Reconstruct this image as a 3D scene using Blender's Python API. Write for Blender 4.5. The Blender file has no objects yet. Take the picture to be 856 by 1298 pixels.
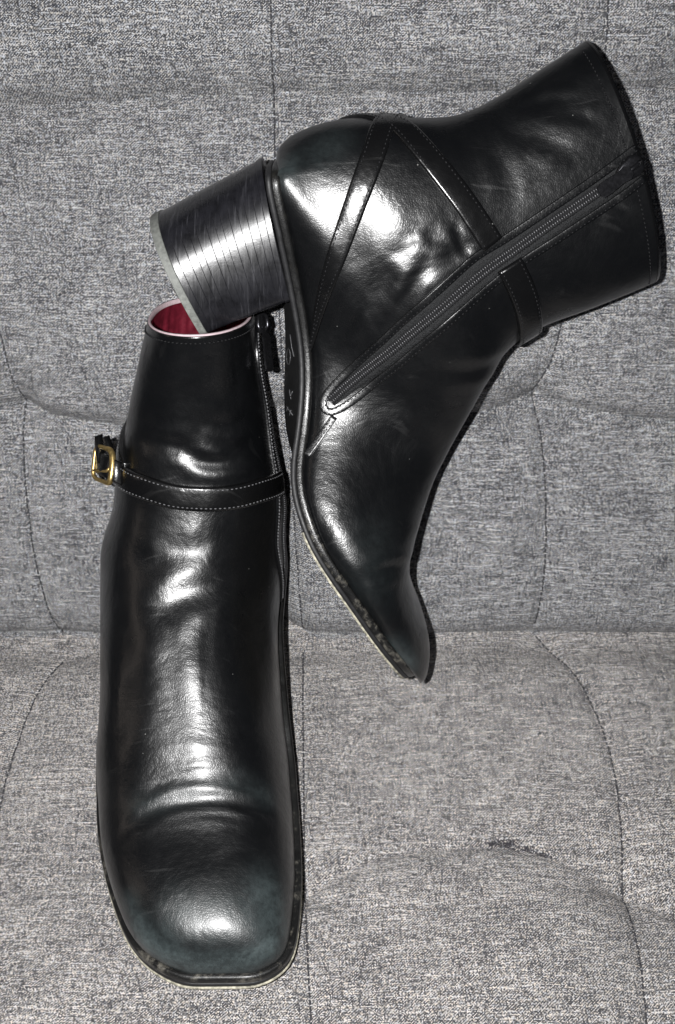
import bpy, bmesh, math, random
import numpy as np
from mathutils import Vector, noise
from mathutils.bvhtree import BVHTree
R = math.radians
random.seed(7); np.random.seed(7)
scene = bpy.context.scene
COL = scene.collection

# ------------------------------------------------------------------ camera
CAM = np.array((0.0, -0.435, 0.4966)); PITCH = R(42); VF = R(50)
cd = bpy.data.cameras.new("camera"); cam = bpy.data.objects.new("camera", cd); COL.objects.link(cam)
cam.location = CAM; cam.rotation_euler = (R(90) - PITCH, 0, 0)
cd.sensor_fit = 'VERTICAL'; cd.angle = VF; cd.clip_start = 0.01; cd.clip_end = 50
scene.camera = cam
# ------------------------------------------------------------------ dim ambient, the phone's flash beside the lens, an added strip lamp
w = bpy.data.worlds.new("World"); scene.world = w; w.use_nodes = True
bg = w.node_tree.nodes["Background"]; bg.inputs[0].default_value = (0.80, 0.86, 1.0, 1); bg.inputs[1].default_value = 0.035
def area_lamp(name, loc, aim, size, power, color, shape='DISK', size_y=None):
    ld = bpy.data.lights.new(name, 'AREA'); ld.shape = shape; ld.size = size
    if size_y: ld.size_y = size_y
    ld.energy = power; ld.color = color
    lo = bpy.data.objects.new(name, ld); COL.objects.link(lo); lo.location = loc
    lo.rotation_euler = (Vector(aim) - Vector(loc)).to_track_quat('-Z', 'Y').to_euler()
    return lo
area_lamp("phone_flash", (-0.035, -0.440, 0.510), (0.0, 0.0, 0.06), 0.009, 6.8, (1.0, 0.995, 0.99))
area_lamp("added_strip_lamp", (-1.3, -0.25, 0.75), (0, 0, 0.1), 0.10, 0.7, (1.0, 0.86, 0.75), 'RECTANGLE', 0.9)  # added for the brown reflection streak on the standing boot; real source unknown
vs = scene.view_settings
scene.display_settings.display_device = 'sRGB'
vs.view_transform = 'Standard'; vs.look = 'None'; vs.exposure = 0.0; vs.gamma = 1.0; vs.use_curve_mapping = False
scene.cycles.max_bounces = 6

# ------------------------------------------------------------------ photo pixel -> ray, plane
FPX = 649 / math.tan(VF / 2)
FWD = np.array((0, math.cos(PITCH), -math.sin(PITCH))); UP = np.array((0, math.sin(PITCH), math.cos(PITCH))); RT = np.array((1.0, 0, 0))
def ray(px, py):
    d = FWD + RT * (px - 428) / FPX + UP * (649 - py) / FPX
    return d / np.linalg.norm(d)
def on_plane(px, py, p0, n):
    d = ray(px, py); return CAM + d * (np.dot(np.asarray(p0) - CAM, n) / np.dot(d, n))
def at_depth(px, py, dep):
    d = ray(px, py); return CAM + d * dep / np.dot(d, FWD)
TILT = R(22)
BT = np.array((0, math.sin(TILT), math.cos(TILT))); BN = np.array((0, -math.cos(TILT), math.sin(TILT)))

# ------------------------------------------------------------------ materials
def mat(name):
    m = bpy.data.materials.new(name); m.use_nodes = True
    return m, m.node_tree.nodes, m.node_tree.links, m.node_tree.nodes["Principled BSDF"]
def nn(nodes, t, **kw):
    n = nodes.new(t)
    for k, v in kw.items():
        if k.startswith('i_'): n.inputs[int(k[2:])].default_value = v
        else: setattr(n, k, v)
    return n
def mth(nodes, links, op, a, b=None, c=None):
    n = nodes.new('ShaderNodeMath'); n.operation = op
    for i, v in enumerate((a, b, c)):
        if v is None: continue
        if hasattr(v, 'type') and not isinstance(v, (int, float)): links.new(v, n.inputs[i])
        else: n.inputs[i].default_value = v
    return n.outputs[0]
def ramp(nodes, links, fac, stops):
    n = nodes.new('ShaderNodeValToRGB'); links.new(fac, n.inputs[0]); cr = n.color_ramp
    while len(cr.elements) < len(stops): cr.elements.new(0.5)
    for e, (p, c) in zip(cr.elements, stops):
        e.position = p; e.color = (c, c, c, 1) if isinstance(c, (int, float)) else (*c, 1)
    return n.outputs[0]
def noise_tex(nodes, links, vec, scale, detail=3, rough=0.55, dist=0):
    n = nodes.new('ShaderNodeTexNoise'); links.new(vec, n.inputs['Vector'])
    n.inputs['Scale'].default_value = scale; n.inputs['Detail'].default_value = detail
    n.inputs['Roughness'].default_value = rough; n.inputs['Distortion'].default_value = dist
    return n.outputs[0]

def fabric(name, tint, gain=1.0):
    m, N, L, P = mat(name)
    uv = nn(N, 'ShaderNodeUVMap').outputs[0]
    sep = nn(N, 'ShaderNodeSeparateXYZ')
    # a little waviness of the threads
    wob = nn(N, 'ShaderNodeTexNoise'); L.new(uv, wob.inputs['Vector']); wob.inputs['Scale'].default_value = 22; wob.inputs['Detail'].default_value = 3
    vm = nn(N, 'ShaderNodeVectorMath', operation='MULTIPLY_ADD'); L.new(wob.outputs['Color'], vm.inputs[0]); vm.inputs[1].default_value = (.0018, .0018, 0); L.new(uv, vm.inputs[2])
    L.new(vm.outputs[0], sep.inputs[0])
    PX, PY = 0.00050, 0.00046
    x = mth(N, L, 'DIVIDE', sep.outputs[0], PX); y = mth(N, L, 'DIVIDE', sep.outputs[1], PY)
    fx = mth(N, L, 'FLOOR', x); fy = mth(N, L, 'FLOOR', y)
    # 2/1 twill: which thread lies on top
    tw = mth(N, L, 'MODULO', mth(N, L, 'ADD', mth(N, L, 'SUBTRACT', fx, fy), 30000.0), 3.0)
    top = mth(N, L, 'GREATER_THAN', tw, 0.5)
    def thread(along, idx, stretch, seed):
        cv = nn(N, 'ShaderNodeCombineXYZ'); L.new(mth(N, L, 'MULTIPLY', along, stretch), cv.inputs[0])
        L.new(mth(N, L, 'MULTIPLY', idx, 3.71), cv.inputs[1]); cv.inputs[2].default_value = seed
        return noise_tex(N, L, cv.outputs[0], 1.0, 2.5, 0.7)
    warp = thread(y, fx, 0.09, 3.3); weft = thread(x, fy, 0.036, 9.1)
    mixn = nn(N, 'ShaderNodeMix', data_type='FLOAT'); L.new(top, mixn.inputs[0]); L.new(warp, mixn.inputs[2]); L.new(weft, mixn.inputs[3])
    cell = nn(N, 'ShaderNodeTexWhiteNoise', noise_dimensions='2D'); cc = nn(N, 'ShaderNodeCombineXYZ'); L.new(fx, cc.inputs[0]); L.new(fy, cc.inputs[1]); L.new(cc.outputs[0], cell.inputs['Vector'])
    v = mth(N, L, 'ADD', mixn.outputs[0], mth(N, L, 'ADD', mth(N, L, 'MULTIPLY', mth(N, L, 'SUBTRACT', cell.outputs[0], 0.5), 0.26), mth(N, L, 'MULTIPLY', mth(N, L, 'SUBTRACT', noise_tex(N, L, uv, 1050, 2, .6), 0.5), 0.55)))
    v = mth(N, L, 'ADD', v, mth(N, L, 'MULTIPLY', mth(N, L, 'SUBTRACT', top, 0.5), -0.13))
    cloud = noise_tex(N, L, uv, 26, 4, 0.6)
    v = mth(N, L, 'ADD', v, mth(N, L, 'MULTIPLY', mth(N, L, 'SUBTRACT', cloud, 0.5), 0.14))
    g = gain
    dk = (0.035 * g * tint[0], 0.037 * g * tint[1], 0.044 * g * tint[2]); md = (0.185 * g * tint[0], 0.184 * g * tint[1], 0.187 * g * tint[2]); lt = (0.64 * g * tint[0], 0.635 * g * tint[1], 0.625 * g * tint[2])
    colr = ramp(N, L, v, [(0.375, dk), (0.50, md), (0.645, lt)])
    hue = nn(N, 'ShaderNodeMix', data_type='RGBA'); L.new(ramp(N, L, noise_tex(N, L, uv, 620, 2, .6), [(.35, 0.0), (.65, 1.0)]), hue.inputs[0])
    hue.inputs[6].default_value = (.94, .99, 1.07, 1); hue.inputs[7].default_value = (1.07, 1.0, .90, 1)
    mul = nn(N, 'ShaderNodeMix', data_type='RGBA', blend_type='MULTIPLY'); mul.inputs[0].default_value = 1; L.new(colr, mul.inputs[6]); L.new(hue.outputs[2], mul.inputs[7])
    L.new(mul.outputs[2], P.inputs['Base Color']); P.inputs['Roughness'].default_value = 0.85
    P.inputs['Specular IOR Level'].default_value = 0.25; P.inputs['Sheen Weight'].default_value = 0.15; P.inputs['Sheen Roughness'].default_value = .5
    # thread relief: round across each thread
    rx = mth(N, L, 'ABSOLUTE', mth(N, L, 'SINE', mth(N, L, 'MULTIPLY', x, math.pi))); ry = mth(N, L, 'ABSOLUTE', mth(N, L, 'SINE', mth(N, L, 'MULTIPLY', y, math.pi)))
    hm = mth(N, L, 'ADD', mth(N, L, 'MULTIPLY', rx, ry), mth(N, L, 'MULTIPLY', v, 0.8))
    b = nn(N, 'ShaderNodeBump'); b.inputs['Strength'].default_value = 0.6; b.inputs['Distance'].default_value = 0.0006; L.new(hm, b.inputs['Height'])
    L.new(b.outputs[0], P.inputs['Normal'])
    return m

def leather(name, *, film_col=(0.072, 0.092, 0.094), flo=.42, fhi=.70, base=(0.0022, 0.0024, 0.0028), rough=(0.26, 0.38), grain=1.0, wear=True, film=.28):
    m, N, L, P = mat(name)
    tc = nn(N, 'ShaderNodeTexCoord').outputs['Object']
    big = noise_tex(N, L, tc, 28, 4, 0.6, 0.4); fine = noise_tex(N, L, tc, 900, 3, 0.6); mid = noise_tex(N, L, tc, 170, 4, 0.62, 0.6)
    vor = nn(N, 'ShaderNodeTexVoronoi', feature='DISTANCE_TO_EDGE'); L.new(tc, vor.inputs['Vector']); vor.inputs['Scale'].default_value = 950
    at = nn(N, 'ShaderNodeAttribute', attribute_name='wear').outputs['Fac']
    # scuffs: pale dry film where the leather is rubbed
    sc = mth(N, L, 'ADD', mth(N, L, 'MULTIPLY', noise_tex(N, L, tc, 320, 8, 0.8, .2), .6), mth(N, L, 'MULTIPLY', noise_tex(N, L, tc, 70, 3, 0.6, .5), .4))
    scf = mth(N, L, 'MULTIPLY', mth(N, L, 'ADD', film, mth(N, L, 'MULTIPLY', ramp(N, L, sc, [(flo, 0.0), (fhi, 1.0)]), 1.0 - film)), at) if wear else None
    mix = nn(N, 'ShaderNodeMix', data_type='RGBA'); mix.inputs[6].default_value = (*base, 1); mix.inputs[7].default_value = (*film_col, 1)
    if wear: L.new(scf, mix.inputs[0])
    else: mix.inputs[0].default_value = 0
    # dust specks
    dv = nn(N, 'ShaderNodeTexVoronoi', feature='F1'); L.new(tc, dv.inputs['Vector']); dv.inputs['Scale'].default_value = 170
    sx = nn(N, 'ShaderNodeSeparateColor'); L.new(dv.outputs['Color'], sx.inputs[0])
    spk = mth(N, L, 'MULTIPLY', mth(N, L, 'LESS_THAN', dv.outputs['Distance'], mth(N, L, 'MULTIPLY', sx.outputs[1], .06)), mth(N, L, 'GREATER_THAN', sx.outputs[0], .80))
    mx2 = nn(N, 'ShaderNodeMix', data_type='RGBA'); L.new(mth(N, L, 'MULTIPLY', spk, .7), mx2.inputs[0]); L.new(mix.outputs[2], mx2.inputs[6]); mx2.inputs[7].default_value = (.22, .22, .21, 1)
    L.new(mx2.outputs[2], P.inputs['Base Color'])
    # sparse long scratches
    mp = nn(N, 'ShaderNodeMapping'); L.new(tc, mp.inputs[0]); mp.inputs['Scale'].default_value = (30, 400, 60); mp.inputs['Rotation'].default_value = (.4, .3, .9)
    scr = noise_tex(N, L, mp.outputs[0], 1, 2, .5)
    r = ramp(N, L, mth(N, L, 'ADD', mth(N, L, 'MULTIPLY', big, .6), mth(N, L, 'MULTIPLY', mid, .4)), [(0.35, rough[0]), (0.65, rough[1])])
    rr = mth(N, L, 'ADD', r, mth(N, L, 'MULTIPLY', ramp(N, L, scr, [(.66, 0.0), (.72, 1.0)]), 0.12))
    if wear: rr = mth(N, L, 'ADD', rr, mth(N, L, 'MULTIPLY', at, 0.05))
    L.new(rr, P.inputs['Roughness'])
    P.inputs['Specular IOR Level'].default_value = 0.5
    P.inputs['Coat Weight'].default_value = 0.15; P.inputs['Coat Roughness'].default_value = 0.2
    hgt = mth(N, L, 'ADD', mth(N, L, 'ADD', mth(N, L, 'MULTIPLY', mid, .13), mth(N, L, 'MULTIPLY', fine, .15)), mth(N, L, 'MULTIPLY', mth(N, L, 'MINIMUM', vor.outputs[0], 0.25), 0.32))
    b = nn(N, 'ShaderNodeBump'); b.inputs['Strength'].default_value = 0.32 * grain; b.inputs['Distance'].default_value = 0.0009; L.new(hgt, b.inputs['Height'])
    b2 = nn(N, 'ShaderNodeBump'); b2.inputs['Strength'].default_value = 0.22; b2.inputs['Distance'].default_value = 0.005; L.new(big, b2.inputs['Height']); L.new(b.outputs[0], b2.inputs['Normal'])
    L.new(b2.outputs[0], P.inputs['Normal'])
    return m

def simple(name, col, rough, metal=0.0, bump=0.0, bscale=300, var=0.0, spec=0.5):
    m, N, L, P = mat(name)
    tc = nn(N, 'ShaderNodeTexCoord').outputs['Object']
    nz = noise_tex(N, L, tc, bscale, 5, 0.65)
    mix = nn(N, 'ShaderNodeMix', data_type='RGBA'); L.new(ramp(N, L, nz, [(.35, 0.0), (.68, 1.0)]), mix.inputs[0])
    mix.inputs[6].default_value = (*[c * (1 - var) for c in col], 1); mix.inputs[7].default_value = (*[min(1, c * (1 + var)) for c in col], 1)
    L.new(mix.outputs[2], P.inputs['Base Color'])
    L.new(mth(N, L, 'ADD', rough, mth(N, L, 'MULTIPLY', mth(N, L, 'SUBTRACT', nz, .5), .25)), P.inputs['Roughness'])
    P.inputs['Metallic'].default_value = metal; P.inputs['Specular IOR Level'].default_value = spec
    if bump:
        b = nn(N, 'ShaderNodeBump'); b.inputs['Strength'].default_value = bump; b.inputs['Distance'].default_value = .0008; L.new(nz, b.inputs['Height']); L.new(b.outputs[0], P.inputs['Normal'])
    return m

M_BACK = fabric('backrest_weave', (0.975, 0.985, 1.015), .93)  # same cloth as the seat, its dimmer, cooler lighting put into the colour
M_SEAT = fabric('seat_weave', (1.04, 1.0, 0.98), 1.10)  # backrest cloth again, with the seat's brighter, warmer lighting in the colour
M_LEATHER = leather('black_leather')
M_STRAP = leather('strap_leather', base=(0.003, 0.003, 0.0032), rough=(0.20, 0.30), grain=0.6, wear=False)
M_EDGE = leather('sole_edge_leather', film_col=(0.15, 0.14, 0.118), flo=.52, fhi=.66, base=(0.003, 0.003, 0.003), rough=(0.28, 0.46), grain=1.6, film=0.0)
M_PALE = simple('worn_sole_edge', (0.34, 0.32, 0.25), 0.6, 0, .5, 420, .7)
M_SOLE = simple('black_outsole', (0.010, 0.010, 0.011), 0.55, 0, .3, 200, .3)
M_LIFT = simple('grey_rubber_lift', (0.13, 0.135, 0.125), 0.6, 0, .4, 500, .3)
M_LINING = simple('burgundy_lining', (0.105, 0.009, 0.018), 0.34, 0, .6, 110, .35)
M_RIM = simple('pale_cut_edge', (0.46, 0.36, 0.38), 0.6, 0, .3, 500, .12)
M_BRASS = simple('brass', (0.43, 0.31, 0.125), 0.36, .9, .2, 700, .25)
M_TAPE = simple('zip_tape', (0.011, 0.0115, 0.0125), 0.6, 0, 1.0, 1400, .7, .35)
M_TEETH = simple('zip_teeth', (0.05, 0.05, 0.053), 0.3, 0.5, .1, 900, .3)
M_GUN = simple('black_metal', (0.05, 0.05, 0.055), 0.25, 0.9, .1, 600, .2)
M_GREYT = simple('grey_thread', (0.09, 0.09, 0.095), 0.5, 0, 0, 900, .5)
M_THREAD = simple('dark_thread', (0.008, 0.008, 0.009), 0.55, 0, 0, 900, .4, .2)
M_SEAMT = simple('seam_thread', (0.035, 0.035, 0.04), 0.8, 0, 0, 900, .3)
M_PULL = simple('frayed_thread', (0.030, 0.028, 0.036), 0.9, 0, 0, 900, .4)
M_FOAM = simple('sofa_base_cloth', (0.05, 0.05, 0.055), 0.9, 0, .2, 400, .2)

def heel_mat():
    m, N, L, P = mat('heel_stack_leather')
    tc = nn(N, 'ShaderNodeTexCoord').outputs['Object']
    nz = noise_tex(N, L, tc, 90, 6, 0.7, .6)
    mp = nn(N, 'ShaderNodeMapping'); L.new(tc, mp.inputs[0]); mp.inputs['Rotation'].default_value = (0, R(-24), 0); mp.inputs['Scale'].default_value = (900, 60, 60)
    br = noise_tex(N, L, mp.outputs[0], 1, 4, .6)
    mx = nn(N, 'ShaderNodeMix', data_type='RGBA'); L.new(ramp(N, L, br, [(.58, 0.0), (.72, .4)]), mx.inputs[0]); L.new(ramp(N, L, nz, [(.35, (.004, .004, .005)), (.7, (.011, .011, .014))]), mx.inputs[6]); mx.inputs[7].default_value = (.07, .07, .08, 1)
    L.new(mx.outputs[2], P.inputs['Base Color'])
    L.new(ramp(N, L, mth(N, L, 'ADD', mth(N, L, 'MULTIPLY', nz, .5), mth(N, L, 'MULTIPLY', br, .5)), [(.35, .22), (.65, .40)]), P.inputs['Roughness'])
    P.inputs['Coat Weight'].default_value = .3; P.inputs['Coat Roughness'].default_value = .35
    b = nn(N, 'ShaderNodeBump'); b.inputs['Strength'].default_value = .22; b.inputs['Distance'].default_value = .0006
    L.new(mth(N, L, 'ADD', nz, mth(N, L, 'MULTIPLY', br, .25)), b.inputs['Height']); L.new(b.outputs[0], P.inputs['Normal'])
    return m
M_HEEL = heel_mat()

# ------------------------------------------------------------------ object helpers
ROOTLOC = {}
def thing(name, loc, label, cat, group=None):
    o = bpy.data.objects.new(name, None); COL.objects.link(o); o.location = loc; o.empty_display_size = .02
    o['label'] = label; o['category'] = cat
    if group: o['group'] = group
    ROOTLOC[o.name] = np.array(loc, float); return o
def root_of(o):
    while o.parent: o = o.parent
    return o
def mesh_obj(name, V, F, m, parent, smooth=True, kind=None, label=None, uv=None, attr=None):
    V = np.asarray(V, float)
    org = ROOTLOC[root_of(parent).name]
    me = bpy.data.meshes.new(name); me.from_pydata((V - org).tolist(), [], [list(map(int, f)) for f in F]); me.validate(); me.update()
    me.materials.append(m)
    if smooth: me.polygons.foreach_set('use_smooth', [True] * len(me.polygons))
    if uv is not None:
        ul = me.uv_layers.new(name='UVMap'); li = np.empty(len(me.loops), int); me.loops.foreach_get('vertex_index', li)
        ul.data.foreach_set('uv', np.asarray(uv)[li].ravel())
    if attr is not None:
        for k, a in attr.items():
            al = me.attributes.new(k, 'FLOAT', 'POINT'); al.data.foreach_set('value', np.asarray(a, float))
    o = bpy.data.objects.new(name, me); COL.objects.link(o); o.parent = parent
    if kind: o['kind'] = kind
    if label: o['label'] = label
    return o
def fix_normals(o):
    bm = bmesh.new(); bm.from_mesh(o.data); bmesh.ops.recalc_face_normals(bm, faces=bm.faces); bm.to_mesh(o.data); bm.free()
def grid_faces(r, c, closed=False, off=0):
    F = []
    cc = c if closed else c - 1
    for i in range(r - 1):
        for j in range(cc):
            k = (j + 1) % c
            F.append((off + i * c + j, off + i * c + k, off + (i + 1) * c + k, off + (i + 1) * c + j))
    return F
def resample(P, n=None, step=None):
    P = np.asarray(P, float); d = np.r_[0, np.cumsum(np.linalg.norm(np.diff(P, axis=0), axis=1))]
    if n is None: n = max(2, int(round(d[-1] / step)) + 1)
    t = np.linspace(0, d[-1], n); return np.stack([np.interp(t, d, P[:, k]) for k in range(P.shape[1])], 1)
def smooth_line(P, it=3):
    P = np.array(P, float)
    for _ in range(it): P[1:-1] = .5 * P[1:-1] + .25 * (P[:-2] + P[2:])
    return P
def spline_pts(P, n):
    """Catmull-Rom through P (k, ...) on chord-length knots."""
    P = np.asarray(P, float); k = len(P); Q = P.reshape(k, -1)
    d = np.r_[0, np.cumsum(np.maximum(1e-6, np.sqrt(((Q[1:] - Q[:-1]) ** 2).mean(1))))]
    m = np.empty_like(Q); m[1:-1] = (Q[2:] - Q[:-2]) / (d[2:] - d[:-2])[:, None]; m[0] = (Q[1] - Q[0]) / (d[1] - d[0]); m[-1] = (Q[-1] - Q[-2]) / (d[-1] - d[-2])
    t = np.linspace(0, d[-1], n); i = np.clip(np.searchsorted(d, t, side='right') - 1, 0, k - 2)
    h = (d[i + 1] - d[i])[:, None]; u = ((t - d[i]) / (d[i + 1] - d[i]))[:, None]
    out = (2*u**3 - 3*u**2 + 1) * Q[i] + (u**3 - 2*u**2 + u) * h * m[i] + (-2*u**3 + 3*u**2) * Q[i+1] + (u**3 - u**2) * h * m[i+1]
    return out.reshape((n,) + P.shape[1:])
def tube(P, r, seg=8, closed=False):
    P = np.asarray(P, float); n = len(P)
    T = np.roll(P, -1, 0) - np.roll(P, 1, 0) if closed else np.gradient(P, axis=0)
    T /= np.linalg.norm(T, axis=1)[:, None] + 1e-12
    ref = np.array((.31, .2, .93)); V = []
    rr = np.broadcast_to(r, (n,))
    a = np.cross(T[0], ref); a /= np.linalg.norm(a)
    for i in range(n):
        a = a - T[i] * np.dot(a, T[i]); a /= np.linalg.norm(a); b = np.cross(T[i], a)
        for s in range(seg):
            q = 2 * math.pi * s / seg; V.append(P[i] + rr[i] * (a * math.cos(q) + b * math.sin(q)))
    F = grid_faces(n, seg, True)
    if closed:
        for s in range(seg):
            k = (s + 1) % seg; F.append(((n-1)*seg+s, (n-1)*seg+k, k, s))
    else:
        F.append(tuple(range(seg))[::-1]); F.append(tuple((n-1)*seg + s for s in range(seg)))
    return np.array(V), F
def merge(parts):
    V = []; F = []; o = 0
    for v, f in parts:
        V.append(np.asarray(v)); F += [tuple(i + o for i in q) for q in f]; o += len(v)
    return np.concatenate(V), F
def vnoise(P, scale, seed=0):
    return np.array([noise.noise(Vector((p[0]*scale + seed, p[1]*scale - seed, p[2]*scale + 2*seed))) for p in P])
def dist_poly(P, L):
    """distance of points P to polyline L (dense)"""
    best = np.full(len(P), 1e9)
    for a, b in zip(L[:-1], L[1:]):
        ab = b - a; t = np.clip(((P - a) @ ab) / (ab @ ab + 1e-15), 0, 1)
        best = np.minimum(best, ((P - a - t[:, None] * ab) ** 2).sum(1))
    return np.sqrt(best)

# ------------------------------------------------------------------ the sofa
sofa = thing('sofa', (0, 0, -0.02), 'grey tweed sofa with stitched tufted panels under both boots', 'sofa')
def px_line(pts, back):
    if back: return np.array([(lambda q: (q[0], q @ BT))(on_plane(x, y, (0, 0, 0), BN)) for x, y in pts])
    return np.array([on_plane(x, y, (0, 0, 0), (0, 0, 1))[:2] for x, y in pts])
cseam_b = px_line([(343, -60), (344, 0), (345, 120), (347, 180), (352, 350), (362, 520), (372, 660), (380, 760), (384, 815)], True)
lseam_b = px_line([(-60, 100), (-40, 300), (0, 425), (12, 480), (20, 517), (23, 560), (40, 690), (52, 745), (76, 826)], True)
rseam_b = px_line([(770, -50), (768, 110), (740, 280), (712, 415), (700, 462), (683, 508), (690, 560), (693, 640), (691, 720), (680, 798)], True)
fold1 = px_line([(-150, 138), (0, 133), (100, 130), (200, 122), (345, 116), (430, 120), (560, 114), (700, 116), (768, 108), (856, 112), (1000, 120)], True)
fold2 = px_line([(-150, 545), (-60, 540), (0, 524), (20, 517), (60, 536), (150, 548), (280, 548), (362, 522), (450, 548), (560, 540), (640, 524), (683, 508), (740, 526), (856, 541), (1000, 530)], True)
cseam_s = px_line([(384, 815), (384, 900), (385, 1000), (386, 1110), (392, 1250), (398, 1340)], False)
lseam_s = px_line([(76, 826), (45, 870), (20, 930), (2, 985), (-20, 1110), (-45, 1340)], False)
rseam_s = px_line([(680, 798), (716, 835), (748, 885), (775, 950), (790, 1030), (797, 1112), (812, 1200), (825, 1340)], False)
fold3 = px_line([(-150, 1110), (-20, 1148), (60, 1108), (120, 1090), (250, 1085), (340, 1102), (386, 1122), (420, 1100), (470, 1080), (530, 1068), (630, 1065), (700, 1077), (770, 1106), (797, 1116), (856, 1152), (1000, 1120)], False)
def seam_x(line, b):
    o = np.argsort(line[:, 1]); return np.interp(b, line[o, 1], line[o, 0])
def fold_b(line, x):
    o = np.argsort(line[:, 0]); return np.interp(x, line[o, 0], line[o, 1])
def sofa_part(back):
    st = 0.0016
    xs = np.arange(-.30, .3001, st)
    bs = np.arange(-.03, .4001, st) if back else np.arange(-.275, .0501, st)
    X, B = np.meshgrid(xs, bs); P = np.stack([X.ravel(), B.ravel()], 1)
    seams = [cseam_b, lseam_b, rseam_b] if back else [cseam_s, lseam_s, rseam_s]
    h = np.zeros(len(P))
    if back:
        for fl, A, s1 in ((fold1, .024, .042), (fold2, .016, .038)):
            fs = resample(fl, 300); d = dist_poly(P, resample(fl, 60)); ab = P[:, 1] > fold_b(fl, P[:, 0]); h -= A * np.where(ab, np.exp(-d / (s1 * .30)), np.exp(-(d / (s1 * 1.3)))) + .0022 * np.exp(-(d / .0045) ** 2)
        h -= .015 * np.exp(-np.maximum(0, P[:, 1] - .002) / .009)                       # rolls under towards the seat
        h += .006
    else:
        d = dist_poly(P, resample(fold3, 80)); front = P[:, 1] < fold_b(fold3, P[:, 0])
        h += (.6 + .7 * np.clip((P[:, 0] - .01) / .08, 0, 1)) * np.where(front, .008 * (1 - np.exp(-d / .022)), .007 * (1 - np.exp(-d / .05))) - .007
        h -= .0008 * np.exp(-(d / .003) ** 2)
        h -= .004 * np.exp(-((P[:, 1]) / .014) ** 2)
    for sl, A in zip(seams, (.0015, .004, .004)):
        d = dist_poly(P, resample(sl, 60)); h -= A * np.exp(-(d / .014)) + .0009 * np.exp(-(d / .0016) ** 2)
        # puckers across the seam
        tt = P[:, 1]
        h += .0004 * np.sin(tt / .0075 + 3 * np.sin(tt * 90)) * np.exp(-(d / .011))
    P3 = np.c_[P, np.zeros(len(P))]
    h += .0022 * vnoise(P3, 14, 3.1) + .0007 * vnoise(P3, 45, 7.7)
    # radiating pulls at the tuft points
    for t in ([(683, 508), (20, 517)] if back else [(797, 1114), (386, 1120)]):
        c = px_line([t], back)[0]; q = P - c; r = np.linalg.norm(q, axis=1); a = np.arctan2(q[:, 1], q[:, 0])
        h += (-.006 * np.exp(-(r / .014)) + .0009 * np.sin(7 * a + 1.3) * np.exp(-((r - .02) / .02) ** 2))
    # where the boots press in
    if back:
        h -= .030 * np.exp(-(((P[:, 0] + .062) / .034) ** 4)) * np.exp(-(np.maximum(0, P[:, 1] - .10) / .035) ** 2)
        V = P[:, :1] * RT + P[:, 1:] * BT + h[:, None] * BN
    else:
        for cx, hx, y0, y1, zl in ((-.062, .040, -.208, -.07, .0036), (-.062, .026, -.012, .043, .0005)):
            do = np.hypot(np.maximum(0, abs(P[:, 0] - cx) - hx), np.maximum(0, np.maximum(y0 - P[:, 1], P[:, 1] - y1)))
            lim = zl + .0001 + do * .30; k = .004; tt = np.clip(.5 + .5 * (h - lim) / k, 0, 1)
            h = h * (1 - tt) + lim * tt - k * tt * (1 - tt)
        V = np.c_[P[:, 0], P[:, 1], h]
    nr, nc = len(bs), len(xs)
    F = np.array(grid_faces(nr, nc)); C = P[F].mean(1)
    colidx = sum((C[:, 0] > seam_x(s, C[:, 1])).astype(int) for s in seams)
    rows = [fold1, fold2] if back else [fold3]
    rowidx = sum((C[:, 1] > fold_b(f, C[:, 0])).astype(int) for f in rows)
    for cidx in range(4):
        for ridx in range(len(rows) + 1):
            sel = F[(colidx == cidx) & (rowidx == ridx)]
            if len(sel) < 10: continue
            used = np.unique(sel); mp = np.full(len(V), -1); mp[used] = np.arange(len(used))
            mesh_obj('backrest_panel' if back else 'seat_panel', V[used], mp[sel], M_BACK if back else M_SEAT, sofa, uv=P[used])
    # stitches
    grid = h.reshape(nr, nc)
    def lift(p):
        i = np.clip((p[:, 1] - bs[0]) / st, 0, nr - 1).round().astype(int); j = np.clip((p[:, 0] - xs[0]) / st, 0, nc - 1).round().astype(int)
        hh = grid[i, j]
        return p[:, :1] * RT + p[:, 1:] * BT + hh[:, None] * BN if back else np.c_[p, hh]
    nrm = BN if back else np.array((0, 0, 1.0))
    for sl in seams:
        ln = lift(resample(spline_pts(sl, 120), step=.0017)); parts = []
        for i in range(0, len(ln) - 2, 2):
            a, b = ln[i], ln[i] + (ln[i + 1] - ln[i]) * 1.35
            parts.append(tube(np.array([a + nrm * .0000, a * .65 + b * .35 + nrm * .0004, a * .35 + b * .65 + nrm * .0004, b]), .0005, 5))
        V2, F2 = merge(parts); mesh_obj('seam_stitching', V2, F2, M_SEAMT, sofa, kind='stuff')
    return lift
lift_b = sofa_part(True)
lift_s = sofa_part(False)
# solid frames behind and below the padding
def box(name, c, s, rx, m, parent):
    v = [np.array((x, y, z)) * np.array(s) / 2 for x in (-1, 1) for y in (-1, 1) for z in (-1, 1)]
    cr, sr = math.cos(rx), math.sin(rx)
    v = [np.array((p[0], p[1] * cr - p[2] * sr, p[1] * sr + p[2] * cr)) + np.array(c) for p in v]
    F = [(0, 1, 3, 2), (4, 6, 7, 5), (0, 4, 5, 1), (2, 3, 7, 6), (0, 2, 6, 4), (1, 5, 7, 3)]
    o = mesh_obj(name, v, F, m, parent, smooth=False)
    mod = o.modifiers.new('bevel', 'BEVEL'); mod.width = .008; mod.segments = 3
    return o
box('backrest_frame', tuple(BT * .185 - BN * .085), (.60, .05, .43), -TILT, M_FOAM, sofa)
box('seat_frame', (0, -.10, -.075), (.60, .36, .05), 0, M_FOAM, sofa)
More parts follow.
